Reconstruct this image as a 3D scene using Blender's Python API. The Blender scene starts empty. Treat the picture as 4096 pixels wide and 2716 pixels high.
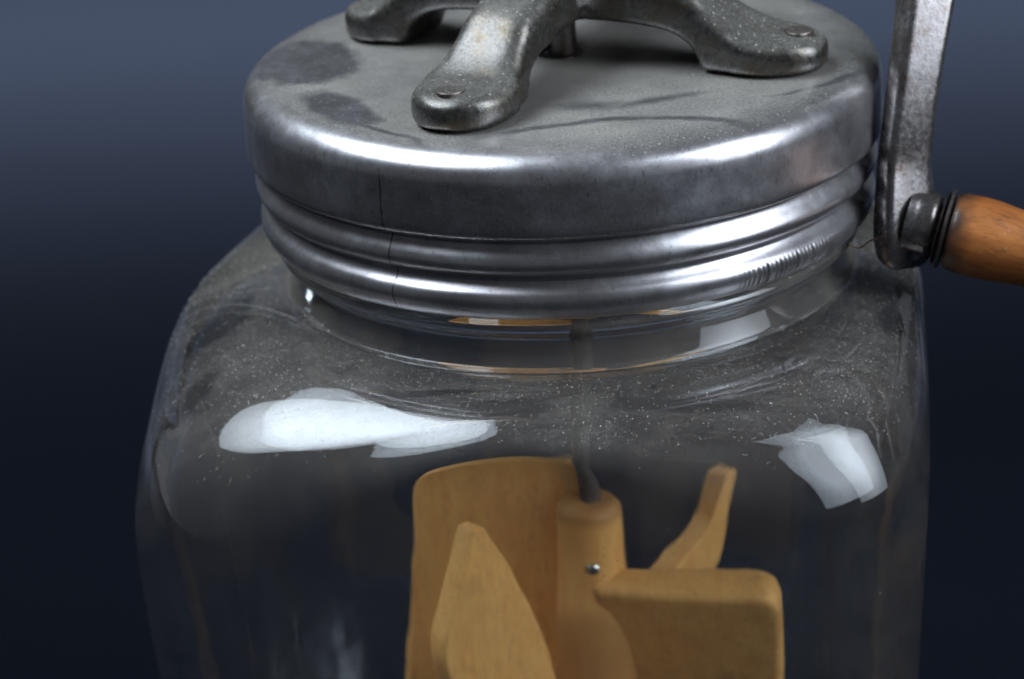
import bpy, bmesh, math, random
from math import sin, cos, pi, radians, sqrt
from mathutils import Vector, Matrix, noise
random.seed(7)
CM = 0.01
sc = bpy.context.scene
COL = sc.collection

# ------------------------------------------------------------------ camera
cd = bpy.data.cameras.new("camera")
cam = bpy.data.objects.new("camera", cd)
COL.objects.link(cam)
PITCH, YAW, ROLL = 0.3949, -0.0236, -0.0604
F = Vector((sin(YAW) * cos(PITCH), cos(YAW) * cos(PITCH), -sin(PITCH)))
R0 = F.cross(Vector((0, 0, 1))).normalized()
U0 = R0.cross(F)
RR = cos(ROLL) * R0 + sin(ROLL) * U0
UU = -sin(ROLL) * R0 + cos(ROLL) * U0
M = Matrix((RR, UU, -F)).transposed().to_4x4()
M.translation = Vector((0, -51.77, 15.80)) * CM
cam.matrix_world = M
cd.sensor_width = 36
cd.lens = 2.8 * 36
cd.clip_start = 0.01
cd.clip_end = 50
cd.dof.use_dof = True
cd.dof.focus_distance = 0.485
cd.dof.aperture_fstop = 20
sc.camera = cam

# ------------------------------------------------------------------ world and lamps
w = bpy.data.worlds.new("World")
sc.world = w
w.use_nodes = True
w.node_tree.nodes["Background"].inputs[0].default_value = (0.54, 0.57, 0.65, 1)
w.node_tree.nodes["Background"].inputs[1].default_value = 0.09


def area(name, loc, target, sx, sy, power, color, spread=180):
    l = bpy.data.lights.new(name, 'AREA')
    l.shape = 'ELLIPSE' if name == "softbox_left" else 'RECTANGLE'
    l.size = sx * CM
    l.size_y = sy * CM
    l.energy = power
    l.color = color
    l.spread = radians(spread)
    o = bpy.data.objects.new(name, l)
    COL.objects.link(o)
    o.location = Vector(loc) * CM
    d = (Vector(target) - Vector(loc)).normalized()
    o.rotation_euler = d.to_track_quat('-Z', 'Y').to_euler()
    if name.startswith("softbox"):       # the cloth is brighter in the middle
        l.use_nodes = True
        t = l.node_tree
        em = t.nodes["Emission"]
        g = t.nodes.new('ShaderNodeNewGeometry')
        sub_ = t.nodes.new('ShaderNodeVectorMath')
        sub_.operation = 'DISTANCE'
        sub_.inputs[1].default_value = (0.5, 0.5, 0)
        t.links.new(g.outputs['Parametric'], sub_.inputs[0])
        mr = t.nodes.new('ShaderNodeMapRange')
        mr.interpolation_type = 'SMOOTHSTEP'
        mr.inputs[1].default_value = 0.0
        mr.inputs[2].default_value = 0.62
        mr.inputs[3].default_value = 1.6
        mr.inputs[4].default_value = 0.38
        t.links.new(sub_.outputs['Value'], mr.inputs[0])
        t.links.new(mr.outputs[0], em.inputs['Strength'])
    return o


def polar(az, el, d, z0=-3):
    a, e = radians(az), radians(el)
    return (d * cos(e) * cos(a), d * cos(e) * sin(a), z0 + d * sin(e))


area("softbox_left", polar(-186, 60, 85), (0, 0, -3), 92, 54, 14, (0.79, 0.89, 1.0))
area("softbox_right", polar(-26, 27, 85), (0, 0, -3), 48, 84, 11.5, (0.80, 0.89, 1.0))
area("background_lamp", (0, 74, 22), (0, 77, -20), 170, 20, 31, (0.92, 0.96, 1.0), 98)

sc.view_settings.view_transform = 'Standard'
sc.view_settings.look = 'None'
sc.view_settings.exposure = 0
sc.view_settings.gamma = 1
sc.cycles.use_denoising = True
sc.cycles.max_bounces = 24
sc.cycles.transmission_bounces = 20
sc.cycles.glossy_bounces = 8
sc.cycles.diffuse_bounces = 4
sc.cycles.transparent_max_bounces = 16
sc.cycles.sample_clamp_indirect = 8
sc.cycles.caustics_reflective = True
sc.cycles.caustics_refractive = True
sc.cycles.blur_glossy = 0.6


# ------------------------------------------------------------------ node helpers
class NT:
    def __init__(s, name):
        s.m = bpy.data.materials.new(name)
        s.m.use_nodes = True
        s.t = s.m.node_tree
        s.t.nodes.clear()
        s.out = s.t.nodes.new('ShaderNodeOutputMaterial')
        tc = s.t.nodes.new('ShaderNodeTexCoord')
        mp = s.t.nodes.new('ShaderNodeMapping')
        mp.inputs['Scale'].default_value = (100, 100, 100)
        s.t.links.new(tc.outputs['Object'], mp.inputs[0])
        s.co = mp.outputs[0]            # object coordinates in centimetres
        sp = s.t.nodes.new('ShaderNodeSeparateXYZ')
        s.t.links.new(s.co, sp.inputs[0])
        s.x, s.y, s.z = sp.outputs
        g = s.t.nodes.new('ShaderNodeNewGeometry')
        sn = s.t.nodes.new('ShaderNodeSeparateXYZ')
        s.t.links.new(g.outputs['Normal'], sn.inputs[0])
        s.nz = sn.outputs[2]

    def n(s, typ, **kw):
        nd = s.t.nodes.new(typ)
        for k, v in kw.items():
            setattr(nd, k, v)
        return nd

    def put(s, sock, v):
        if v is None:
            return
        if isinstance(v, bpy.types.NodeSocket):
            s.t.links.new(v, sock)
        else:
            if sock.type == 'RGBA' and len(v) == 3:
                v = (*v, 1)
            sock.default_value = v

    def math(s, op, a, b=None, c=None, clamp=False):
        nd = s.n('ShaderNodeMath', operation=op, use_clamp=clamp)
        s.put(nd.inputs[0], a)
        s.put(nd.inputs[1], b)
        s.put(nd.inputs[2], c)
        return nd.outputs[0]

    def mapping(s, scale=(1, 1, 1), rot=(0, 0, 0), loc=(0, 0, 0)):
        nd = s.n('ShaderNodeMapping')
        s.put(nd.inputs[0], s.co)
        nd.inputs['Scale'].default_value = scale
        nd.inputs['Rotation'].default_value = rot
        nd.inputs['Location'].default_value = loc
        return nd.outputs[0]

    def noise(s, scale, detail=4, rough=0.55, vec=None, dist=0.0):
        nd = s.n('ShaderNodeTexNoise')
        s.put(nd.inputs['Vector'], vec if vec is not None else s.co)
        nd.inputs['Scale'].default_value = scale
        nd.inputs['Detail'].default_value = detail
        nd.inputs['Roughness'].default_value = rough
        nd.inputs['Distortion'].default_value = dist
        return nd.outputs[0]

    def voro(s, scale, vec=None):
        nd = s.n('ShaderNodeTexVoronoi')
        s.put(nd.inputs['Vector'], vec if vec is not None else s.co)
        nd.inputs['Scale'].default_value = scale
        return nd.outputs['Distance'], nd.outputs['Color']

    def rng(s, v, a, b, c=0.0, d=1.0, smooth=False):
        nd = s.n('ShaderNodeMapRange', clamp=True)
        if smooth:
            nd.interpolation_type = 'SMOOTHSTEP'
        s.put(nd.inputs[0], v)
        for i, q in enumerate((a, b, c, d)):
            s.put(nd.inputs[i + 1], q)
        return nd.outputs[0]

    def mix(s, f, a, b):
        nd = s.n('ShaderNodeMix', data_type='RGBA')
        s.put(nd.inputs[0], f)
        s.put(nd.inputs[6], a)
        s.put(nd.inputs[7], b)
        return nd.outputs[2]

    def ramp(s, f, stops):
        nd = s.n('ShaderNodeValToRGB')
        s.put(nd.inputs[0], f)
        e = nd.color_ramp.elements
        while len(e) < len(stops):
            e.new(0.5)
        for q, (p, c) in zip(e, stops):
            q.position = p
            q.color = (*c, 1)
        return nd.outputs[0]

    def bump(s, h, strength, dist_cm=0.02, normal=None):
        nd = s.n('ShaderNodeBump')
        nd.inputs['Strength'].default_value = strength
        nd.inputs['Distance'].default_value = dist_cm * CM
        s.put(nd.inputs['Height'], h)
        if normal is not None:
            s.put(nd.inputs['Normal'], normal)
        return nd.outputs[0]

    def bsdf(s, color, rough, metal=0.0, normal=None, spec=0.5, ior=None):
        nd = s.n('ShaderNodeBsdfPrincipled')
        s.put(nd.inputs['Base Color'], color)
        s.put(nd.inputs['Roughness'], rough)
        s.put(nd.inputs['Metallic'], metal)
        s.put(nd.inputs['Specular IOR Level'], spec)
        if ior:
            nd.inputs['IOR'].default_value = ior
        if normal is not None:
            s.put(nd.inputs['Normal'], normal)
        return nd.outputs[0]

    def mixs(s, f, a, b):
        nd = s.n('ShaderNodeMixShader')
        s.put(nd.inputs[0], f)
        s.t.links.new(a, nd.inputs[1])
        s.t.links.new(b, nd.inputs[2])
        return nd.outputs[0]

    def done(s, sh):
        s.t.links.new(sh, s.out.inputs[0])
        return s.m

    def ellipse(s, cx, cy, ax, ay, ang, soft=0.25, wob=None):
        """1 inside a rotated ellipse in x-y, falling to 0 at its edge"""
        ca, sa = cos(radians(ang)), sin(radians(ang))
        dx = s.math('SUBTRACT', s.x, cx)
        dy = s.math('SUBTRACT', s.y, cy)
        u = s.math('DIVIDE', s.math('ADD', s.math('MULTIPLY', dx, ca), s.math('MULTIPLY', dy, sa)), ax)
        v = s.math('DIVIDE', s.math('SUBTRACT', s.math('MULTIPLY', dy, ca), s.math('MULTIPLY', dx, sa)), ay)
        d = s.math('SQRT', s.math('ADD', s.math('MULTIPLY', u, u), s.math('MULTIPLY', v, v)))
        if wob is not None:
            d = s.math('ADD', d, wob)
        return s.rng(d, 1 - soft, 1, 1, 0)

    def arc(s, cx, cy, r, hw, a0, a1, wob=None):
        """1 along a thin circular arc in x-y between two angles (degrees)"""
        dx = s.math('SUBTRACT', s.x, cx)
        dy = s.math('SUBTRACT', s.y, cy)
        d = s.math('SQRT', s.math('ADD', s.math('MULTIPLY', dx, dx), s.math('MULTIPLY', dy, dy)))
        if wob is not None:
            d = s.math('ADD', d, wob)
        e = s.math('ABSOLUTE', s.math('SUBTRACT', d, r))
        band = s.rng(e, hw * 0.3, hw, 1, 0)
        an = s.math('ARCTAN2', dy, dx)
        m = s.math('MULTIPLY', s.rng(an, radians(a0), radians(a0 + 14), 0, 1), s.rng(an, radians(a1 - 14), radians(a1), 1, 0))
        return s.math('MULTIPLY', band, m)


# ------------------------------------------------------------------ materials
def mat_backdrop():
    k = NT("blue_grey_paper")
    n = k.noise(0.05, 3)
    c = k.mix(n, (0.0043, 0.0054, 0.0084), (0.0051, 0.0063, 0.0097))
    return k.done(k.bsdf(c, 1.0, spec=0.0))


def specks(k, scale, lo, size, vec=None):
    d, c = k.voro(scale, vec)
    rs = k.n('ShaderNodeSeparateColor')
    k.put(rs.inputs[0], c)
    pick = k.math('GREATER_THAN', rs.outputs[0], lo)
    sz = k.math('MULTIPLY', rs.outputs[1], size)
    return k.math('MULTIPLY', pick, k.math('LESS_THAN', d, sz))


def mat_tin():
    k = NT("dull_tinned_metal")
    r = k.math('SQRT', k.math('ADD', k.math('MULTIPLY', k.x, k.x), k.math('MULTIPLY', k.y, k.y)))
    an = k.math('ARCTAN2', k.y, k.x)
    big = k.noise(0.7, 5, 0.6)
    mid = k.noise(3.5, 6, 0.65)
    fine = k.noise(22, 4, 0.8)
    grain = k.noise(16, 5, 0.7, k.mapping((1, 1, 0.35)))
    col = k.mix(k.rng(mid, 0.3, 0.7), (0.46, 0.45, 0.47), (0.60, 0.595, 0.62))
    col = k.mix(k.rng(big, 0.42, 0.62), (0.38, 0.365, 0.38), col)
    # dark tarnish flecks
    col = k.mix(k.math('MULTIPLY', k.rng(grain, 0.56, 0.70), 0.55), col, (0.09, 0.09, 0.10))
    # seam down the side
    wob = k.math('MULTIPLY', k.math('SUBTRACT', k.noise(1.6, 2, 0.5, k.mapping((0, 0, 1))), 0.5), 0.018)
    sa = k.math('ABSOLUTE', k.math('SUBTRACT', k.math('ADD', an, wob), radians(-122.5)))
    seam = k.math('MULTIPLY', k.rng(sa, 0.0008, 0.0034, 1, 0), k.math('LESS_THAN', k.z, -0.48))
    seam = k.math('MULTIPLY', seam, k.rng(k.noise(3, 2, 0.5), 0.36, 0.5))
    col = k.mix(seam, col, (0.03, 0.03, 0.035))
    rough = k.rng(mid, 0.25, 0.75, 0.27, 0.35)
    h = k.math('ADD', k.math('MULTIPLY', fine, 0.5), k.math('MULTIPLY', mid, 0.9))
    h = k.math('SUBTRACT', h, k.math('MULTIPLY', seam, 0.8))
    nrm = k.bump(h, 0.16, 0.012)
    metal = k.bsdf(col, rough, 0.92, nrm)
    # dust lying on the upper faces, wiped away in patches
    wb = k.math('MULTIPLY', k.math('SUBTRACT', k.noise(1.6, 6, 0.7), 0.5), 0.75)
    wb2 = k.math('MULTIPLY', k.math('SUBTRACT', k.noise(0.8, 3, 0.5), 0.5), 0.5)
    marks = [k.ellipse(-4.85, 0.25, 1.20, 1.55, 10, 0.2, wb), k.ellipse(-4.0, -2.7, 0.56, 1.45, 30, 0.3, wb),
             k.arc(-7.3, -8.0, 5.75, 0.11, 25, 62, wb2), k.arc(1.0, -8.9, 4.75, 0.16, 55, 125, wb2),
             k.arc(0.2, 3.4, 9.35, 0.20, -108, -66, wb2), k.arc(2.6, -0.2, 3.3, 0.10, -75, -20, wb2),
             k.ellipse(1.6, -3.2, 1.3, 0.22, 18, 0.8, wb), k.ellipse(0.5, -3.3, 0.9, 0.35, -5, 0.9, wb)]
    m = marks[0]
    for q in marks[1:]:
        m = k.math('MAXIMUM', m, q)
    streak = k.rng(k.noise(5, 4, 0.6, k.mapping((0.45, 2.0, 1), (0, 0, radians(20)))), 0.58, 0.75)
    dens = k.rng(k.noise(0.45, 4, 0.55), 0.30, 0.66, 0.42, 0.90)
    dens = k.math('MULTIPLY', dens, k.rng(r, 5.0, 5.75, 1.0, 0.35))
    dens = k.math('SUBTRACT', dens, k.math('MULTIPLY', streak, 0.22))
    dens = k.math('MULTIPLY', dens, k.math('SUBTRACT', 1.0, k.math('MULTIPLY', m, 0.93)))
    up = k.rng(k.nz, 0.55, 0.97)
    gr = k.rng(k.noise(19, 4, 0.85), 0.36, 0.62, 0.38, 1.05)
    f = k.math('MULTIPLY', k.math('MULTIPLY', dens, up), gr, clamp=True)
    sp = k.math('MULTIPLY', specks(k, 19, 0.62, 0.38), k.rng(k.nz, 0.35, 0.8, 0.0, 0.75))
    sp = k.math('MULTIPLY', sp, k.math('SUBTRACT', 1.0, k.math('MULTIPLY', m, 0.4)))
    sp2 = k.math('MULTIPLY', specks(k, 20, 0.86, 0.22), k.rng(k.nz, -0.2, 0.5, 0.2, 0.5))
    sp2 = k.math('MAXIMUM', sp2, k.math('MULTIPLY', k.rng(k.noise(26, 4, 0.8), 0.5, 0.62), 0.10))
    f = k.math('MAXIMUM', f, k.math('MAXIMUM', sp, sp2))
    dcol = k.mix(k.rng(k.noise(30, 2), 0.35, 0.65), (0.20, 0.19, 0.172), (0.36, 0.34, 0.30))
    dust = k.bsdf(dcol, 0.95, 0.0, nrm, spec=0.1)
    return k.done(k.mixs(f, metal, dust))


def mat_cast(name, base, brown, dustf, rough0=0.26, bumpy=0.35, chip=None):
    k = NT(name)
    n1 = k.noise(1.6, 5, 0.6)
    n2 = k.noise(9, 6, 0.68)
    n3 = k.noise(30, 4, 0.7)
    col = k.mix(k.rng(n2, 0.32, 0.68), tuple(v * 0.6 for v in base), tuple(v * 1.25 for v in base))
    col = k.mix(k.math('MULTIPLY', k.rng(n1, 0.46, 0.66), k.rng(n2, 0.35, 0.6)), col, brown)
    pits = k.rng(n2, 0.62, 0.72)
    col = k.mix(k.math('MULTIPLY', pits, 0.6), col, (0.03, 0.026, 0.022))
    if chip:        # a knocked spot showing bare grey metal
        vd = k.n('ShaderNodeVectorMath', operation='DISTANCE')
        mp = k.mapping((1, 1, 1.5))
        k.put(vd.inputs[0], mp)
        vd.inputs[1].default_value = (chip[0], chip[1], chip[2] * 1.5)
        cd_ = k.math('ADD', vd.outputs['Value'], k.math('MULTIPLY', k.math('SUBTRACT', n2, 0.5), 0.14))
        col = k.mix(k.rng(cd_, 0.10, 0.14, 0.9, 0.0), col, (0.62, 0.62, 0.58))
    nrm = k.bump(k.math('ADD', n2, k.math('MULTIPLY', n3, 0.5)), bumpy, 0.02)
    rough = k.rng(n2, 0.3, 0.75, rough0, rough0 + 0.22)
    metal = k.bsdf(col, rough, 0.82, nrm)
    up = k.rng(k.nz, 0.30, 0.78)
    gr = k.rng(k.noise(20, 4, 0.8), 0.42, 0.62, 0.35, 0.9)
    f = k.math('MULTIPLY', k.math('MULTIPLY', up, gr), dustf)
    f = k.math('MULTIPLY', f, k.rng(k.noise(1.1, 3), 0.3, 0.6, 0.6, 1.0))
    s1 = k.math('MULTIPLY', specks(k, 17, 0.74, 0.42), k.rng(k.nz, 0.0, 0.7, 0.05, 0.85))
    f = k.math('MAXIMUM', f, k.math('MULTIPLY', s1, min(1, dustf * 1.3)))
    dust = k.bsdf(k.mix(s1, (0.15, 0.143, 0.128), (0.36, 0.34, 0.29)), 0.95, 0, nrm, spec=0.1)
    return k.done(k.mixs(f, metal, dust))


def mat_glass():
    k = NT("old_clear_glass")
    g = k.n('ShaderNodeBsdfGlass')
    g.inputs['IOR'].default_value = 1.49
    g.inputs['Roughness'].default_value = 0.0
    g.inputs['Color'].default_value = (0.97, 0.98, 0.985, 1)
    wv = k.noise(0.8, 2, 0.4, k.mapping((1, 1, 0.5)))
    pl = k.noise(14, 3, 0.6, k.mapping((1, 1, 0.35)))
    # mould seams over the left and right shoulders
    seam = None
    for (x0, y0, x1, y1) in ((-5.2, -2.3, -7.6, -0.4), (5.3, 1.6, 7.4, -1.2)):
        l = math.hypot(x1 - x0, y1 - y0)
        nx, ny = -(y1 - y0) / l, (x1 - x0) / l
        d = k.math('ADD', k.math('MULTIPLY', k.math('SUBTRACT', k.x, x0), nx), k.math('MULTIPLY', k.math('SUBTRACT', k.y, y0), ny))
        tt = k.math('ADD', k.math('MULTIPLY', k.math('SUBTRACT', k.x, x0), (x1 - x0) / l), k.math('MULTIPLY', k.math('SUBTRACT', k.y, y0), (y1 - y0) / l))
        bowed = k.math('ADD', d, k.math('MULTIPLY', k.math('SINE', k.math('MULTIPLY', tt, pi / l)), 0.18))
        ln = k.math('MULTIPLY', k.rng(k.math('ABSOLUTE', bowed), 0.0, 0.05, 1, 0, True), k.math('GREATER_THAN', tt, -0.1))
        seam = ln if seam is None else k.math('MAXIMUM', seam, ln)
    hh = k.math('ADD', k.math('ADD', wv, k.math('MULTIPLY', pl, 0.012)), k.math('MULTIPLY', seam, 0.35))
    k.put(g.inputs['Normal'], k.bump(hh, 0.17, 0.09))
    r = k.math('SQRT', k.math('ADD', k.math('MULTIPLY', k.x, k.x), k.math('MULTIPLY', k.y, k.y)))
    wb = k.math('MULTIPLY', k.math('SUBTRACT', k.noise(1.2, 4, 0.6), 0.5), 0.7)
    m = k.ellipse(-6.65, -1.75, 1.05, 0.60, 55, 0.35, wb)
    for e in ((5.9, -3.2, 0.75, 0.5, 70), (-6.9, -4.1, 0.9, 0.4, 60), (-2.6, -5.9, 1.3, 0.12, -6),
              (1.9, -6.55, 1.6, 0.22, 3), (-1.2, -6.6, 0.9, 0.30, -5)):
        m = k.math('MAXIMUM', m, k.ellipse(*e, 0.45, wb))
    keep = k.math('SUBTRACT', 1.0, k.math('MULTIPLY', m, 0.85))
    streak = k.rng(k.noise(2.4, 4, 0.6, k.mapping((0.3, 2.2, 1.2), (0, 0, radians(12)))), 0.45, 0.7, 1.0, 0.45)
    out = k.math('MULTIPLY', k.math('GREATER_THAN', r, 5.35), k.rng(k.z, -6.6, -4.6, 0.0, 1.0))
    up = k.rng(k.nz, 0.10, 0.80)
    film = k.math('MULTIPLY', k.math('MULTIPLY', up, out), k.rng(k.noise(0.6, 4, 0.6), 0.3, 0.62, 0.035, 0.12))
    film = k.math('MULTIPLY', k.math('MULTIPLY', film, streak), keep)
    gr = k.rng(k.noise(18, 4, 0.85), 0.42, 0.64, 0.4, 1.9)
    film = k.math('MULTIPLY', film, gr)
    base = k.rng(k.noise(0.9, 4, 0.6), 0.38, 0.68, 0.012, 0.035)
    base = k.math('MULTIPLY', base, k.math('GREATER_THAN', k.nz, -0.4))
    film = k.math('ADD', film, base)
    nk = k.math('MULTIPLY', k.math('MULTIPLY', k.math('GREATER_THAN', r, 5.2), k.math('LESS_THAN', r, 5.6)), k.math('GREATER_THAN', k.z, -4.16))
    film = k.math('ADD', film, k.math('MULTIPLY', nk, k.rng(k.noise(1.2, 4), 0.3, 0.7, 0.06, 0.11)))  # pale neck band: softbox reflection haze put into the film as colour
    crz = k.math('ABSOLUTE', k.math('ADD', k.z, 4.165))
    crr = k.math('ABSOLUTE', k.math('SUBTRACT', r, 5.47))
    cre = k.math('MULTIPLY', k.rng(crz, 0.015, 0.05, 1, 0), k.rng(crr, 0.03, 0.08, 1, 0))
    cre = k.math('MULTIPLY', cre, k.rng(k.noise(1.5, 4, 0.6), 0.35, 0.6, 0.05, 0.28))
    film = k.math('MAXIMUM', film, cre)
    film = k.math('MAXIMUM', film, k.math('MULTIPLY', k.math('MULTIPLY', seam, up), 0.22))
    s1 = k.math('MULTIPLY', specks(k, 19, 0.50, 0.24), k.math('MULTIPLY', up, out))
    s2 = k.math('MULTIPLY', specks(k, 12, 0.86, 0.20), k.math('MULTIPLY', up, out))
    s3 = k.math('MULTIPLY', specks(k, 9, 0.89, 0.12), 0.5)
    s = k.math('MULTIPLY', k.math('MAXIMUM', s1, s2), k.math('MULTIPLY', k.math('MULTIPLY', keep, 0.85), k.rng(k.noise(1.1, 4, 0.6), 0.35, 0.6, 0.35, 1.0)))
    s = k.math('MAXIMUM', s, s3)
    f = k.math('MAXIMUM', film, s, clamp=True)
    dcol = k.mix(k.math('MAXIMUM', s1, s2), (0.42, 0.385, 0.34), (0.60, 0.555, 0.47))
    dust = k.n('ShaderNodeBsdfDiffuse')
    k.put(dust.inputs[0], dcol)
    return k.done(k.mixs(f, g.outputs[0], dust.outputs[0]))


def mat_wood(name, dark, light, scale=(1, 1, 1), rot=(0, 0, 0), rough=0.45, fibre=0.5, end=None):
    k = NT(name)
    v = k.mapping(scale, rot)
    g = k.noise(3.0, 5, 0.6, v, 0.4)
    f = k.noise(14, 5, 0.7, v)
    big = k.noise(0.5, 3, 0.5)
    c = k.mix(k.rng(g, 0.3, 0.7), dark, light)
    c = k.mix(k.math('MULTIPLY', k.rng(f, 0.52, 0.68), fibre), c, tuple(q * 0.35 for q in dark))
    c = k.mix(k.rng(big, 0.35, 0.7, 0.0, 0.35), c, tuple(q * 0.75 for q in light))
    if end is not None:      # grime near one end
        c0, ax, r0, r1 = end
        dot = k.n('ShaderNodeVectorMath', operation='DOT_PRODUCT')
        sub = k.n('ShaderNodeVectorMath', operation='SUBTRACT')
        k.put(sub.inputs[0], k.co)
        sub.inputs[1].default_value = c0
        k.t.links.new(sub.outputs[0], dot.inputs[0])
        dot.inputs[1].default_value = ax
        t = k.math('ADD', dot.outputs['Value'], k.math('MULTIPLY', k.math('SUBTRACT', k.noise(1.8, 4, 0.6), 0.5), 0.5))
        c = k.mix(k.rng(t, r0, r1, 0.88, 0.0), c, (0.045, 0.028, 0.022))
        s = specks(k, 13, 0.88, 0.24)
        c = k.mix(k.math('MULTIPLY', s, 0.5), c, (0.5, 0.42, 0.34))
    st = k.noise(0.9, 5, 0.65, k.mapping((1, 1, 0.6), (0, 0, 0.4)))
    c = k.mix(k.rng(st, 0.56, 0.70, 0.0, 0.45), c, tuple(q * 0.55 for q in dark))
    nrm = k.bump(f, 0.35, 0.015)
    return k.done(k.bsdf(c, rough, 0, nrm, spec=0.35))


def mat_hub():
    k = NT("stained_hub_wood")
    g = k.noise(2.5, 4, 0.6, k.mapping((1, 1, 0.3)))
    c = k.mix(k.rng(g, 0.3, 0.7), (0.78, 0.35, 0.09), (0.91, 0.49, 0.145))
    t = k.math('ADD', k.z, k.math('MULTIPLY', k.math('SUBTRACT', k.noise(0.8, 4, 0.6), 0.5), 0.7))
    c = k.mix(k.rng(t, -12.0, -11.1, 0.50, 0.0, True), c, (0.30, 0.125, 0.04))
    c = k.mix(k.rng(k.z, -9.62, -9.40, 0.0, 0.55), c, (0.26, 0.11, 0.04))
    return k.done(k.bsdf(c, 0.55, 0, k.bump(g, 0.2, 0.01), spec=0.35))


def mat_plain(name, col, rough, metal=0.0, spec=0.4):
    k = NT(name)
    n = k.noise(12, 4)
    c = k.mix(k.rng(n, 0.3, 0.7), tuple(v * 0.75 for v in col), tuple(min(1, v * 1.2) for v in col))
    return k.done(k.bsdf(c, rough, metal, k.bump(n, 0.15, 0.01), spec=spec))


# ------------------------------------------------------------------ mesh helpers
def mesh_obj(name, verts, faces, mat, parent=None, smooth=True, sharp=None):
    me = bpy.data.meshes.new(name)
    me.from_pydata([Vector(v) * CM for v in verts], [], faces)
    bm = bmesh.new()
    bm.from_mesh(me)
    bmesh.ops.recalc_face_normals(bm, faces=bm.faces)
    bm.to_mesh(me)
    bm.free()
    if smooth:
        me.polygons.foreach_set('use_smooth', [True] * len(me.polygons))
        if sharp:
            me.set_sharp_from_angle(angle=radians(sharp))
    me.materials.append(mat)
    o = bpy.data.objects.new(name, me)
    COL.objects.link(o)
    if parent is not None:
        adopt(o, parent)
    return o


def base_of(o):
    v = Vector((0, 0, 0))
    while o is not None:
        v += o.location
        o = o.parent
    return v


def adopt(o, parent):
    o.parent = parent
    o.location = -base_of(parent)      # meshes are modelled in place


def lathe(prof, seg, frame=None, closed=False, disp=None, angs=None):
    """prof: (r, t) along an axis. frame: (origin, axis, u, v)"""
    if frame is None:
        frame = (Vector((0, 0, 0)), Vector((0, 0, 1)), Vector((1, 0, 0)), Vector((0, 1, 0)))
    o, ax, u, v = frame
    vs, fs = [], []
    n = len(prof)
    for i, (r, t) in enumerate(prof):
        for j in range(seg):
            a = 2 * pi * j / seg if angs is None else angs[j]
            rr, tt = (r, t) if disp is None else disp(r, t, a, i)
            vs.append(o + ax * tt + (u * cos(a) + v * sin(a)) * rr)
    m = n if closed else n - 1
    for i in range(m):
        for j in range(seg):
            a, b = i * seg + j, i * seg + (j + 1) % seg
            c, d = ((i + 1) % n) * seg + (j + 1) % seg, ((i + 1) % n) * seg + j
            fs.append((a, b, c, d))
    if not closed:
        if prof[0][0] > 1e-6:
            fs.append(tuple(range(seg)))
        if prof[-1][0] > 1e-6:
            fs.append(tuple((n - 1) * seg + j for j in range(seg)))
    return vs, fs


def smooth_prof(pts, sub=4):
    """Catmull-Rom through (r, z) points"""
    out = []
    P = [pts[0]] + list(pts) + [pts[-1]]
    for i in range(1, len(P) - 2):
        for k in range(sub):
            t = k / sub
            q = []
            for c in range(len(pts[0])):
                p0, p1, p2, p3 = P[i - 1][c], P[i][c], P[i + 1][c], P[i + 2][c]
                q.append(0.5 * (2 * p1 + (p2 - p0) * t + (2 * p0 - 5 * p1 + 4 * p2 - p3) * t * t + (3 * p1 - p0 - 3 * p2 + p3) * t ** 3))
            out.append(tuple(q))
    out.append(tuple(pts[-1]))
    return out


def loft(rings):
    n = len(rings[0])
    vs = [p for r in rings for p in r]
    fs = []
    for i in range(len(rings) - 1):
        for j in range(n):
            fs.append((i * n + j, i * n + (j + 1) % n, (i + 1) * n + (j + 1) % n, (i + 1) * n + j))
    fs.append(tuple(range(n)))
    fs.append(tuple((len(rings) - 1) * n + j for j in range(n)))
    return vs, fs


def thing(name, label, cat, loc):
    o = bpy.data.objects.new(name, None)
    o.empty_display_size = 0.02
    COL.objects.link(o)
    o.location = Vector(loc) * CM
    o['label'] = label
    o['category'] = cat
    return o


# ------------------------------------------------------------------ setting: one seamless paper sweep
TZ = -20.6
prof = [(-120, TZ)] + [(60 + 8 * i, TZ) for i in range(8)]
cx, cz, rad = 124, TZ + 40, 40
prof += [(cx + rad * sin(radians(a)), cz - rad * cos(radians(a))) for a in range(6, 91, 6)]
prof += [(cx + rad, 140)]
vs, fs = [], []
for y, z in prof:
    vs += [(-160, y, z), (160, y, z)]
for i in range(len(prof) - 1):
    fs.append((2 * i, 2 * i + 1, 2 * i + 3, 2 * i + 2))
bd = mesh_obj("backdrop", vs, fs, mat_backdrop())
bd['kind'] = 'structure'

# ------------------------------------------------------------------ the churn
churn = thing("butter_churn", "old glass butter churn with dusty metal screw lid, iron crank and wooden paddles", "butter churn", (0, 0, TZ))
TIN = mat_tin()
CAST = mat_cast("worn_cast_iron", (0.125, 0.12, 0.112), (0.10, 0.075, 0.042), 1.0, 0.17, 0.28)
CRANK = mat_cast("dark_crank_iron", (0.24, 0.225, 0.222), (0.08, 0.05, 0.04), 0.10, 0.15, 0.22, chip=(6.36, -2.70, -3.45))
STEEL = mat_plain("grey_steel", (0.16, 0.15, 0.14), 0.35, 0.9)

# --- jar
PHI = radians(-5)       # the jar stands turned a little


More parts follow.
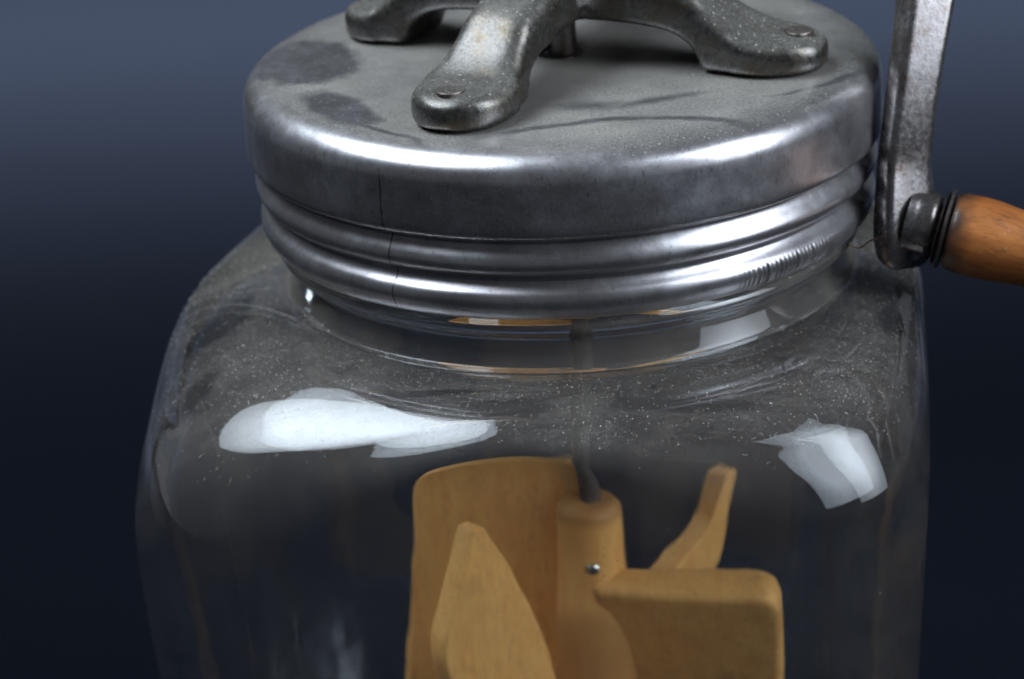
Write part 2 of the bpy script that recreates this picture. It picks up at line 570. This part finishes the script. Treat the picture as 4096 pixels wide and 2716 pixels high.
def rsq(a, rc, th):
    """rounded square of half side a and corner radius rc, at parameter angle th"""
    s = 4.6
    c, d = cos(th), sin(th)
    if rc < a * 0.98:        # softened square (superellipse), as blown in a mould
        e = 2 + 9.2 * (a - rc) / a * 0.70
        e = max(e, 2.0)
        l = (abs(c) ** e + abs(d) ** e) ** (-1 / e) * a
        return l * c, l * d
    ac, ad = abs(c), abs(d)
    k = a - rc
    t = a / max(ac, ad)
    x, y = ac * t, ad * t
    if min(x, y) > k - 1e-9:
        # circle centred (k,k)
        b = ac * k + ad * k
        t = b + sqrt(max(b * b - (2 * k * k - rc * rc), 0))
        x, y = ac * t, ad * t
    return math.copysign(x, c), math.copysign(y, d)


NT_ = 288
THS = []
for q in range(4):        # denser sampling at the corners
    for j in range(NT_ // 4):
        u = j / (NT_ // 4)
        THS.append(q * pi / 2 + (pi / 2) * u)


def ring(a, rc, w, rn, z, bow=0.0):
    out = []
    for th in THS:
        x, y = rsq(a, rc, th)
        l = sqrt(x * x + y * y)
        if bow:
            x *= 1 + bow * (cos(2 * th) ** 2)
            y *= 1 + bow * (cos(2 * th) ** 2)
        px, py = cos(th) * rn * (1 - w) + x * w, sin(th) * rn * (1 - w) + y * w
        X, Y = px * cos(PHI) - py * sin(PHI), px * sin(PHI) + py * cos(PHI)
        out.append(Vector((X - 0.62 * w, Y, z if not callable(z) else z(th))))
    return out


def half(z):
    return 7.34 - 0.045 * (-5.5 - z)


CORN = 2.0


def depth(th):
    """how much further than at the front the shoulder rolls down at this angle"""
    return CORN * sin(2 * th) ** 2 + 1.1 * max(0.0, -cos(th)) ** 2


def body_rings(inset, z0, rn, dz, zb, rcb, neck):
    """from the neck down to the middle of the bottom"""
    R = [ring(rn, rn, 0, r, z) for r, z in neck]
    n = 40
    for i in range(1, n + 1):
        ph = (pi / 2) * (1 - (1 - i / n) ** 1.7)
        w_ = sin(ph) ** 1.0
        dr = 1 - max(cos(ph), 0) ** 0.80
        z = z0 - dz * dr
        zf = lambda th, dr=dr: z0 - (dz + depth(th)) * dr
        rc = 2.6 if inset == 0 else 3.3
        rg = ring(half(min(z, -5.5)) - inset, rc, w_, rn, zf, 0.006)
        if inset > 0:        # the inside of old pressed glass is never even
            rg = [p + Vector((p.x, p.y, 3)).normalized() * 0.035 * w_ * noise.noise(Vector((p.x * 0.42, p.y * 0.42, p.z * 0.6))) for p in rg]
        R.append(rg)
    zz = z0 - dz
    j0 = len(R)
    for i in range(1, 81):
        z = zz + (zb + rcb - zz) * i / 80
        zg = lambda th, i=i: (zz - depth(th)) + (zb + rcb - (zz - depth(th))) * i / 80
        rg = ring(half(z) - inset, rc, 1, rn, zg, 0.006)
        if inset > 0:
            rg = [p + Vector((p.x, p.y, 3 * max(0, 1 - i / 13))).normalized() * 0.035 * noise.noise(Vector((p.x * 0.42, p.y * 0.42, p.z * 0.6))) for p in rg]
        R.append(rg)
    for _ in range(40):      # ease the shoulder into the wall
        new = [None] * len(R)
        for i in range(j0 - 24, j0 + 22):
            new[i] = [R[i][j] * 0.5 + (R[i - 1][j] + R[i + 1][j]) * 0.25 for j in range(len(THS))]
        for i in range(j0 - 24, j0 + 22):
            R[i] = new[i]
    for i in range(1, 9):
        ph = (pi / 2) * i / 8
        z = zb + rcb * (1 - sin(ph))
        a = half(zb) - inset - rcb * (1 - cos(ph))
        R.append(ring(a, max(2.55 - inset - rcb * (1 - cos(ph)) * 0.9, 0.6), 1, rn, z))
    R.append(ring(2.5, 1.2, 1, rn, zb + 0.1))
    return R


neck_o = smooth_prof([(5.10, -0.62), (5.28, -0.80), (5.32, -1.2), (5.32, -2.9), (5.36, -3.05), (5.50, -3.18), (5.58, -3.30), (5.55, -3.43), (5.42, -3.52),
                      (5.30, -3.60), (5.29, -3.70), (5.33, -3.85), (5.39, -4.02), (5.44, -4.12), (5.52, -4.17)], 4)
neck_i = smooth_prof([(4.98, -0.62), (4.86, -0.80), (4.84, -1.2), (4.84, -3.2), (4.85, -3.9), (4.90, -4.35), (5.05, -4.75)], 4)
outer = body_rings(0.0, -4.17, 5.52, 0.78, TZ + 0.02, 1.2, neck_o)
inner = body_rings(0.42, -4.50, 5.05, 0.60, TZ + 0.75, 1.0, neck_i)
n = NT_
vs, fs = [], []
for r in outer:
    vs += r
oi = len(vs)
for r in inner:
    vs += r
for base, rr in ((0, outer), (oi, inner)):
    for i in range(len(rr) - 1):
        for j in range(n):
            fs.append((base + i * n + j, base + i * n + (j + 1) % n, base + (i + 1) * n + (j + 1) % n, base + (i + 1) * n + j))
    fs.append(tuple(base + (len(rr) - 1) * n + j for j in range(n)))
for j in range(n):
    fs.append((j, (j + 1) % n, oi + (j + 1) % n, oi + j))
GLASS = mat_glass()
jar = mesh_obj("glass_jar", vs, fs, GLASS, churn)
jar['label'] = "dusty clear square jar with round neck and rounded shoulders"

# mould seam running from the neck over the left shoulder
seam_az = radians(180 + 24) + 0


# --- screw lid
LP = [(0.30, 0.0), (0.9, 0.0), (2.0, 0.0), (3.4, 0.0), (4.6, 0.0), (5.15, 0.0), (5.42, -0.010), (5.64, -0.05), (5.81, -0.135), (5.93, -0.265), (5.985, -0.42),
      (6.0, -0.60), (6.005, -1.0), (6.01, -1.32), (5.99, -1.45), (5.92, -1.53), (5.80, -1.57), (5.75, -1.63), (5.78, -1.75), (5.87, -1.90), (5.90, -2.02),
      (5.87, -2.14), (5.77, -2.24), (5.68, -2.31), (5.66, -2.38), (5.71, -2.47), (5.81, -2.58), (5.85, -2.70), (5.84, -2.84), (5.78, -2.98),
      (5.69, -3.08), (5.58, -3.11), (5.50, -3.06)]
LPs = smooth_prof(LP, 4)
inner_l = [(5.46, -2.9), (5.44, -2.2), (5.50, -1.5), (5.46, -0.55), (5.1, -0.25), (3.0, -0.18), (0.30, -0.18)]


def lid_disp(r, z, a, i):
    ang = math.degrees(a)
    ang = ang - 360 if ang > 180 else ang
    p = Vector((cos(a), sin(a), z * 0.4))
    q = 0.010 * noise.noise(p * 2.2) + 0.005 * noise.noise(p * 7.0 + Vector((3, 1, 2)))
    rr = r
    if r > 5.3:
        rr += q
    if -3.12 < z < -2.6 and -62 < ang < -34 and r > 5.5:     # crimp marks rolled into the bottom bead
        e = min(1, (ang + 62) / 8) * min(1, (-34 - ang) / 5)
        k = max(0, 1 - abs(z + 2.90) / 0.30)
        s = 0.5 + 0.5 * cos(radians((ang + 0.25 * noise.noise(Vector((ang * 0.5, 5, 0)))) * 360 / 1.05))
        rr -= 0.085 * e * k * (s ** 2) * (0.55 + 0.45 * noise.noise(Vector((ang * 0.7, 0, 0))) * 2)
    if r > 1.0 and z > -0.02:
        z = z + 0.010 * noise.noise(Vector((cos(a) * r, sin(a) * r, 0)) * 0.55)
    return rr, z


LA = []
q = -180.0
while q < 180 - 1e-6:
    LA.append(radians(q))
    q += 0.16 if -62 <= q < -34 else 0.5
vs, fs = lathe(LPs + inner_l, len(LA), closed=True, disp=lid_disp, angs=LA)
lid = mesh_obj("screw_lid", vs, fs, TIN, churn)
lid['label'] = "round tinned screw lid with ribbed side, greasy dust on top"

# --- cast frame with four feet, one casting smoothed by a voxel remesh
AZ = [-115.5, -21.5, 67.5, 149.5]
TIP = [5.02, 5.18, 5.1, 4.62]


def leg_rings(az, tip, sway=0.0, slim=1.0):
    a = radians(az)
    r_ = Vector((cos(a), sin(a), 0))
    t_ = Vector((-sin(a), cos(a), 0))
    # r, zbot, ztop, halfwidth
    K = [(0.0, 0.86, 2.05, 0.98), (1.0, 0.85, 2.00, 0.88), (1.8, 0.80, 1.88, 0.82), (2.4, 0.68, 1.70, 0.78), (2.80, 0.44, 1.53, 0.80), (2.97, 0.14, 1.40, 0.82),
         (3.02, 0.02, 1.34, 0.84), (3.35, 0.01, 1.10, 0.90), (3.7, 0.01, 0.90, 0.93), (4.1, 0.01, 0.74, 0.95), (4.5, 0.01, 0.68, 0.90), (4.85, 0.01, 0.66, 0.78),
         (5.10, 0.02, 0.62, 0.62), (5.30, 0.05, 0.56, 0.42), (5.42, 0.10, 0.47, 0.18)]
    K = [(r if r < 3.02 else 3.02 + (r - 3.02) * (tip - 3.02) / 2.40, a_, b_, c_) for r, a_, b_, c_ in K]
    K = smooth_prof(K, 4)
    out = []
    for r, zb, zt, hw in K:
        ringp = []
        for j in range(28):
            th = 2 * pi * j / 28
            c, s = cos(th), sin(th)
            ex = 0.46 if s > 0 else 0.30
            x = math.copysign(abs(c) ** ex, c) * hw * (slim if r < 3.6 else 1) + sway * max(0, 1 - abs(r - 2.0) / 2.2)
            zz = math.copysign(abs(s) ** (0.75 if s > 0 else 0.35), s)
            z = (zb + zt) / 2 + zz * (zt - zb) / 2
            ringp.append(r_ * r + t_ * x + Vector((0, 0, z)))
        out.append(ringp)
    return out


vs, fs = [], []


def addm(v, f):
    b = len(vs)
    vs.extend(v)
    fs.extend([tuple(i + b for i in q) for q in f])


for az in AZ:
    addm(*loft(leg_rings(az, TIP[AZ.index(az)], 0.16 if az == AZ[0] else 0.0, 0.88 if az == AZ[0] else 0.95)))
addm(*lathe([(1.35, 1.2), (1.4, 1.6), (1.2, 2.4), (1.0, 3.2), (0.95, 4.5), (0.95, 7.0), (0.8, 7.4)], 40))
tmp = mesh_obj("cast_frame_source", vs, fs, CAST)
md = tmp.modifiers.new("r", 'REMESH')
md.mode = 'VOXEL'
md.voxel_size = 0.062 * CM
md.use_smooth_shade = True
ms = tmp.modifiers.new("s", 'SMOOTH')
ms.iterations = 9
ms.factor = 0.6
dg = bpy.context.evaluated_depsgraph_get()
ev = tmp.evaluated_get(dg)
big = bpy.data.meshes.new_from_object(ev)
bpy.data.objects.remove(tmp)
# cut the casting into its hub and its four legs, keeping the shading continuous
VN = [v.normal.copy() for v in big.vertices]
VC = [v.co.copy() for v in big.vertices]
groups = {i: [] for i in range(5)}
for pl in big.polygons:
    c = pl.center / CM
    rr = math.hypot(c.x, c.y)
    if rr < 2.05 or c.z > 3.3:
        groups[4].append(tuple(pl.vertices))
    else:
        an = math.degrees(math.atan2(c.y, c.x))
        best = min(range(4), key=lambda i: abs((an - AZ[i] + 180) % 360 - 180))
        groups[best].append(tuple(pl.vertices))


def sub_mesh(name, faces, parent):
    idx = {}
    vv = []
    nn = []
    ff = []
    for f in faces:
        q = []
        for i in f:
            if i not in idx:
                idx[i] = len(vv)
                co = VC[i].copy()
                h = Vector(co) / CM
                d = 0.006 * noise.noise(h * 1.6) + 0.0025 * noise.noise(h * 6)
                vv.append(co + VN[i] * d * CM)
                nn.append(VN[i])
            q.append(idx[i])
        ff.append(q)
    me = bpy.data.meshes.new(name)
    me.from_pydata(vv, [], ff)
    me.polygons.foreach_set('use_smooth', [True] * len(me.polygons))
    me.normals_split_custom_set_from_vertices(nn)
    me.materials.append(CAST)
    o = bpy.data.objects.new(name, me)
    COL.objects.link(o)
    adopt(o, parent)
    return o


frame = sub_mesh("gear_frame", groups[4], churn)
frame['label'] = "cast iron gear frame standing on four riveted feet"
for i in range(4):
    sub_mesh("leg", groups[i], frame)
RIV = mat_cast("rusty_rivet", (0.20, 0.175, 0.16), (0.12, 0.05, 0.035), 0.4)
for az, rr in zip(AZ, (4.52, 4.66, 4.6, 4.2)):
    a = radians(az)
    o0 = Vector((cos(a) * rr, sin(a) * rr, 0.625))
    zt = 0.075 if az != AZ[1] else 0.10
    fr = (o0, Vector((0, 0, 1)), Vector((1, 0, 0)), Vector((0, 1, 0)))
    pr = smooth_prof([(0.262, -0.1), (0.265, zt * 0.55), (0.245, zt * 0.85), (0.18, zt), (0.08, zt * 1.03), (0.0001, zt * 1.05)], 3)
    v, f = lathe(pr, 32, fr, disp=lambda r, t, a_, i: (r * (1 + 0.06 * sin(3 * a_ + 1)), t))
    mesh_obj("rivet", v, f, RIV, frame, sharp=50)

# --- shaft through the lid down to the paddles
sp = [(0.0001, 1.9), (0.245, 1.9), (0.245, 0.02), (0.22, 0.0), (0.22, -0.5), (0.205, -0.55), (0.205, -9.9), (0.0001, -9.9)]
v, f = lathe(sp, 32, (Vector((0.08, 0, 0)), Vector((-0.008, 0, 1)).normalized(), Vector((1, 0, 0)), Vector((0, 1, 0))))
ROD = mat_cast("rusty_shaft_steel", (0.20, 0.18, 0.17), (0.13, 0.075, 0.05), 0.1, 0.42)
mesh_obj("drive_shaft", v, f, ROD, churn, sharp=50)
v, f = lathe([(0.32, -0.19), (0.44, -0.19), (0.44, 0.012), (0.32, 0.012)], 40, closed=True)
mesh_obj("shaft_bushing", v, f, STEEL, churn, sharp=40)

# --- crank
N = Vector((0.94, -0.27, -0.225)).normalized()
B0 = Vector((6.12, -2.3, -2.90))                 # centre of the arm at the handle end
D = Vector((0.06, 0.08, 1.0)).normalized()
Wv = D.cross(N).normalized()                     # across the arm
if Wv.y > 0:
    Wv = -Wv                                     # towards the camera
Nn = (Wv.cross(D)).normalized()
if Nn.x < 0:
    Nn = -Nn
sec = [(-0.44, 0.40), (-0.47, 0.20), (-0.47, -0.10), (-0.43, -0.22), (-0.28, -0.42), (-0.20, -0.485), (-0.12, -0.49), (0.0, -0.40), (0.38, -0.08), (0.45, 0.0), (0.47, 0.09),
       (0.47, 0.25), (0.42, 0.42), (0.0, 0.47)]


def resample(poly, m):
    P = smooth_prof([poly[-1]] + poly + [poly[0], poly[1]], 4)[4:-4]
    L = [0]
    for i in range(1, len(P)):
        L.append(L[-1] + math.dist(P[i], P[i - 1]))
    out = []
    k = 0
    for j in range(m):
        t = L[-1] * j / m
        while L[k + 1] < t:
            k += 1
        u = (t - L[k]) / max(L[k + 1] - L[k], 1e-9)
        out.append((P[k][0] + (P[k + 1][0] - P[k][0]) * u, P[k][1] + (P[k + 1][1] - P[k][1]) * u))
    return out


secr = resample(sec, 56)
rings = []
stn = [(-0.84, 0.45, 0.5), (-0.80, 0.72, 0.78), (-0.70, 0.94, 1.0), (-0.52, 1.08, 1.2), (-0.2, 1.16, 1.4), (0.3, 1.14, 1.35), (0.9, 1.02, 1.1), (1.4, 0.985, 0.9),
       (2.2, 0.98, 0.88), (3.0, 1.02, 0.88), (4.0, 1.10, 0.88), (5.0, 1.16, 0.88), (6.5, 1.18, 0.88), (8.0, 1.15, 0.95), (9.2, 1.1, 1.0), (9.7, 0.9, 0.85), (9.85, 0.5, 0.5)]
for s, kn, kw in smooth_prof(stn, 4):
    bend = 0.10 * max(0, 1 - abs(s - 1.2) / 2.5)
    bulge = 0.019 * max(s, 0) ** 2 if s < 5 else 0.475 + 0.19 * (s - 5)
    rings.append([B0 + D * s + Nn * (a * kn - bend * 0.5 + bulge + 0.07 * max(0, 1 - max(0, s - 0.2) / 0.9)) + Wv * (-(b) * kw) + Vector((0, 1, 0)) * (0.062 * max(0, s - 0.9) ** 2 if s < 5 else 1.04 + 0.42 * (s - 5)) for a, b in secr])
v, f = loft(rings)
crank = mesh_obj("crank_arm", v, f, CRANK, churn, sharp=60)
crank['label'] = "dark iron crank arm with a light chip near its lower end"
# axle from the crank arm to the frame post (above the picture)
top = B0 + D * 9.2
ax2 = -N
Lx = 6.4
u_ = ax2.cross(Vector((0, 0, 1))).normalized()
v_ = ax2.cross(u_)
v, f = lathe([(0.0001, 0), (0.35, 0), (0.35, Lx), (0.0001, Lx)], 32, (top, ax2, u_, v_))
mesh_obj("axle", v, f, STEEL, crank, sharp=40)
# boss, washers, wooden grip
gu = N.cross(Vector((0, 0, 1))).normalized()
gv = N.cross(gu)
HB = B0 + D * 0.10
fr = (HB, N, gu, gv)
v, f = lathe(smooth_prof([(0.64, 0.10), (0.62, 0.22), (0.60, 0.32), (0.60, 0.48), (0.59, 0.56), (0.54, 0.63), (0.40, 0.64), (0.0001, 0.64)], 4), 64, fr)
mesh_obj("boss", v, f, CRANK, crank, sharp=50)
WM = mat_cast("dark_washer_iron", (0.10, 0.085, 0.08), (0.07, 0.04, 0.035), 0.2, 0.25, 0.5)
for t0, t1, rr in ((0.70, 0.745, 0.70), (0.78, 0.86, 0.74)):
    v, f = lathe([(0.0001, t0), (rr - 0.04, t0), (rr, t0 + 0.02), (rr, t1 - 0.02), (rr - 0.04, t1), (0.0001, t1)], 64, fr)
    mesh_obj("washer", v, f, WM, crank, sharp=50)
v, f = lathe([(0.0001, 0.55), (0.40, 0.55), (0.40, 1.0), (0.0001, 1.0)], 40, fr)
mesh_obj("pin", v, f, WM, crank, sharp=50)
GRIP = mat_wood("orange_varnished_wood", (0.36, 0.125, 0.035), (0.62, 0.26, 0.075), (1, 1, 1), (0, 0, 0), 0.38, 0.6)
# grain runs along the handle: rebuild coordinates along N
k = NT("orange_turned_wood")
al = k.n('ShaderNodeVectorMath', operation='DOT_PRODUCT')
k.put(al.inputs[0], k.co)
al.inputs[1].default_value = N
sc_ = k.n('ShaderNodeVectorMath', operation='SCALE')
sc_.inputs[0].default_value = N
k.put(sc_.inputs['Scale'], k.math('MULTIPLY', al.outputs['Value'], -0.88))
vv = k.n('ShaderNodeVectorMath', operation='ADD')
k.put(vv.inputs[0], k.co)
k.put(vv.inputs[1], sc_.outputs[0])
g1 = k.noise(3.2, 4, 0.55, vv.outputs[0], 0.5)
g2 = k.noise(22, 4, 0.65, vv.outputs[0])
g3 = k.noise(1.1, 3, 0.5)
c = k.mix(k.rng(g1, 0.3, 0.7), (0.21, 0.066, 0.017), (0.42, 0.155, 0.042))
c = k.mix(k.math('MULTIPLY', k.rng(g2, 0.53, 0.66), 0.75), c, (0.07, 0.024, 0.011))
c = k.mix(k.rng(g3, 0.4, 0.75, 0, 0.35), c, (0.42, 0.16, 0.05))
tt = k.math('SUBTRACT', al.outputs['Value'], HB.dot(N))
tt = k.math('ADD', tt, k.math('MULTIPLY', k.math('SUBTRACT', k.noise(2.2, 4, 0.6), 0.5), 0.6))
c = k.mix(k.rng(tt, 0.95, 1.35, 0.92, 0.0), c, (0.035, 0.022, 0.018))
c = k.mix(k.math('MULTIPLY', specks(k, 13, 0.86, 0.24), 0.55), c, (0.55, 0.45, 0.36))
GRIP = k.done(k.bsdf(c, 0.36, 0, k.bump(g2, 0.3, 0.012), spec=0.4))
gp = smooth_prof([(0.0001, 0.90), (0.61, 0.90), (0.68, 0.93), (0.715, 1.01), (0.735, 1.2), (0.745, 1.45), (0.735, 1.7), (0.70, 2.0), (0.665, 2.4), (0.66, 3.0), (0.70, 3.8),
                  (0.80, 4.6), (0.98, 5.6), (1.10, 6.6), (1.05, 7.4), (0.8, 8.0), (0.4, 8.2), (0.0001, 8.22)], 5)
v, f = lathe(gp, 72, fr)
grip = mesh_obj("wooden_grip", v, f, GRIP, crank, sharp=70)
grip['label'] = "orange turned wooden handle, blackened at its iron end"

# --- wooden dasher
PW = dict(rough=0.52, fibre=0.42)
WOOD = mat_wood("pale_honey_wood", (0.82, 0.375, 0.095), (0.93, 0.51, 0.155), (1, 1, 0.25), (0, 0, 0), **PW)
hub_c = Vector((0.14, 0, 0))
hp = smooth_prof([(0.20, -9.21), (0.40, -9.20), (0.54, -9.23), (0.63, -9.33), (0.66, -9.5), (0.68, -10.4), (0.74, -11.1), (0.80, -12), (0.80, -16.4), (0.72, -16.6), (0.20, -16.6)], 4)
v, f = lathe(hp, 56, (hub_c, Vector((0, 0, 1)), Vector((1, 0, 0)), Vector((0, 1, 0))))
hub = mesh_obj("paddle_hub", v, f, mat_hub(), churn, sharp=60)
hub['label'] = "round honey coloured wooden hub carrying four paddles"


def board(pts, az, thick, off=0.0, lean=0.0, zp=-12.0, rnd=0.12, name="paddle"):
    """a wooden board: outline pts (s, z, corner radius) in the upright plane of azimuth az, leaning about its length"""
    a = radians(az)
    r_ = Vector((cos(a), sin(a), 0))
    n_ = Vector((-sin(a), cos(a), 0))
    # round the corners
    out = []
    m = len(pts)
    for i in range(m):
        p = Vector(pts[i][:2])
        q = Vector(pts[i - 1][:2])
        s = Vector(pts[(i + 1) % m][:2])
        rad_ = pts[i][2]
        if rad_ <= 0:
            out.append(p)
            continue
        d1, d2 = (q - p), (s - p)
        l = min(rad_, d1.length * 0.49, d2.length * 0.49)
        p1, p2 = p + d1.normalized() * l, p + d2.normalized() * l
        for j in range(7):
            t = j / 6
            out.append((1 - t) ** 2 * p1 + 2 * t * (1 - t) * p + t * t * p2)
    # signed area -> orientation
    ar = sum(out[i - 1].x * out[i].y - out[i].x * out[i - 1].y for i in range(len(out)))
    if ar < 0:
        out.reverse()

    def place(sx, z, h):
        dz = z - zp
        zz = zp + dz * cos(radians(lean)) + h * sin(radians(lean))
        hh = off + h * cos(radians(lean)) - dz * sin(radians(lean))
        return hub_c + r_ * sx + n_ * hh + Vector((0, 0, zz))
    # inset rings for a rounded edge
    k = len(out)
    nr = []
    for i in range(k):
        e = (out[(i + 1) % k] - out[i - 1])
        e = Vector((e.y, -e.x))
        nr.append(e.normalized() if e.length > 1e-9 else Vector((0, 0)))
    rings = []
    H = thick / 2
    for h, ins in ((-H, rnd * 1.6), (-H, rnd), (-H + rnd * 0.3, rnd * 0.3), (-H + rnd, 0), (H - rnd, 0), (H - rnd * 0.3, rnd * 0.3), (H, rnd), (H, rnd * 1.6)):
        rings.append([place(out[i].x - nr[i].x * ins, out[i].y - nr[i].y * ins, h) for i in range(k)])
    v, f = loft(rings)
    from mathutils.geometry import tessellate_polygon
    tri = tessellate_polygon([[Vector((p.x - q.x * rnd * 1.6, p.y - q.y * rnd * 1.6, 0)) for p, q in zip(out, nr)]])
    last = (len(rings) - 1) * k
    f = f[:-2] + [tuple(t) for t in tri] + [tuple(last + j for j in reversed(t)) for t in tri]
    # gentle unevenness of hand-cut wood
    v = [p + Vector((noise.noise(p * 0.9), noise.noise(p * 0.9 + Vector((9, 0, 0))), 0)) * 0.03 for p in v]
    return mesh_obj(name, v, f, WOOD, hub, sharp=45)


# right front: flat-topped, top edge towards the camera
board([(0.1, -10.72, 0.2), (4.12, -10.62, 0.6), (4.18, -16.3, 0.5), (0.1, -16.3, 0.2)], -12, 0.80, -0.55, 21, -10.7, 0.14)
# left back: tall flat board behind
board([(0.0, -8.35, 0.1), (3.58, -8.28, 0.5), (3.85, -12.0, 0.3), (4.6, -16.2, 0.5), (0.0, -16.2, 0.1)], 172, 0.6, -0.55, 0, -9.2, 0.12)
# left front: scooped, its end facing the camera
board([(3.38, -8.58, 0.12), (4.45, -10.7, 0.5), (4.1, -12.2, 0.8), (3.5, -14.0, 0.6), (2.9, -16.2, 0.5), (0.2, -16.2, 0.1), (0.4, -14.8, 0.3), (1.25, -12.7, 0.9), (1.90, -11.1, 0.8), (2.5, -9.6, 0.5), (3.08, -8.60, 0.10)],
      -135, 0.46, 0.0, 0, -11, 0.06)
# right back: scooped, seen along its top edge
board([(4.66, -9.92, 0.1), (4.2, -11.9, 0.6), (3.1, -12.9, 0.8), (2.3, -15.5, 0.6), (0.2, -16.0, 0.1), (0.3, -11.9, 0.2), (1.7, -11.75, 0.4), (3.65, -11.3, 0.6), (4.20, -9.85, 0.1)],
      50, 0.64, -0.20, 0, -11, 0.06)
# nail head in the hub
na = Vector((-0.12, -1, 0.05)).normalized()
nu = na.cross(Vector((0, 0, 1))).normalized()
v, f = lathe(smooth_prof([(0.13, -0.1), (0.14, 0.0), (0.12, 0.05), (0.07, 0.085), (0.0001, 0.10)], 4), 28,
             (hub_c + Vector((-0.03, -0.70, -10.42)), na, nu, na.cross(nu)))
mesh_obj("nail_head", v, f, mat_plain("bright_nail", (0.62, 0.60, 0.52), 0.25, 1.0), hub)

# ------------------------------------------------------------------ loose things: hair and lint
HAIR = mat_plain("brown_hair", (0.10, 0.055, 0.035), 0.5)


def tube(pts, r, seg=3):
    rings = []
    for i, p in enumerate(pts):
        d = (pts[min(i + 1, len(pts) - 1)] - pts[max(i - 1, 0)]).normalized()
        u = d.cross(Vector((0.3, 0.5, 0.8))).normalized()
        v = d.cross(u)
        rings.append([p + (u * cos(2 * pi * j / seg) + v * sin(2 * pi * j / seg)) * r for j in range(seg)])
    return loft(rings)


hp_ = [Vector(q) for q in ((5.02, -3.05, -3.14), (5.12, -3.10, -3.22), (5.25, -3.12, -3.22), (5.36, -3.2, -3.10), (5.45, -3.26, -3.03), (5.55, -3.3, -3.0), (5.62, -3.36, -2.92), (5.66, -3.40, -2.84))]
hs = [Vector(q) + Vector((0.03, 0, 0.20)) for q in smooth_prof([tuple(q) for q in hp_], 4)]
v, f = tube(hs, 0.016, 6)
hair = mesh_obj("hair", v, f, HAIR)
hair['label'] = "single bent brown hair hanging between lid edge and crank arm"
hair['category'] = "hair"

# fine curled lint lying on the dusty glass shoulder and on the lid (nobody could count it)
LINT = NT("pale_lint")
c = LINT.mix(LINT.rng(LINT.noise(1.5, 2), 0.4, 0.6), (0.46, 0.41, 0.31), (0.42, 0.42, 0.43))
LINT = LINT.done(LINT.bsdf(c, 0.9, spec=0.1))
vs, fs = [], []
rnd = random.Random(11)
shoulder = outer[len(neck_o):len(neck_o) + 22]
cnt = 0
while cnt < 950:
    i = rnd.randrange(0, len(shoulder) - 2)
    if i > 15 and rnd.random() < 0.5:
        continue
    j = rnd.randrange(NT_)
    p00, p01, p10 = shoulder[i][j], shoulder[i][(j + 1) % NT_], shoulder[i + 1][j]
    if p00.y > 2.5:
        continue
    nn = (p01 - p00).cross(p10 - p00).normalized()
    if nn.z < 0:
        nn = -nn
    t1 = (p01 - p00).normalized()
    t2 = nn.cross(t1)
    o = p00 + (p01 - p00) * rnd.random() + (p10 - p00) * rnd.random() + nn * 0.012
    L = 0.025 + 0.06 * rnd.random() ** 2 + (0.13 * rnd.random() if rnd.random() < 0.05 else 0)
    a = rnd.random() * 2 * pi
    cur = rnd.uniform(-1, 1) * rnd.choice((0.5, 1.5, 4))
    pts = []
    q = o.copy()
    for s in range(5):
        pts.append(q.copy())
        q = q + (t1 * cos(a) + t2 * sin(a)) * L / 4
        a += cur / 4 * 1.2
    addm(*tube(pts, rnd.uniform(0.002, 0.0042), 3))
    cnt += 1
lint = mesh_obj("lint", vs, fs, LINT)
lint['kind'] = 'stuff'
lint['label'] = "pale curled lint and dust fibres scattered over the glass shoulder"
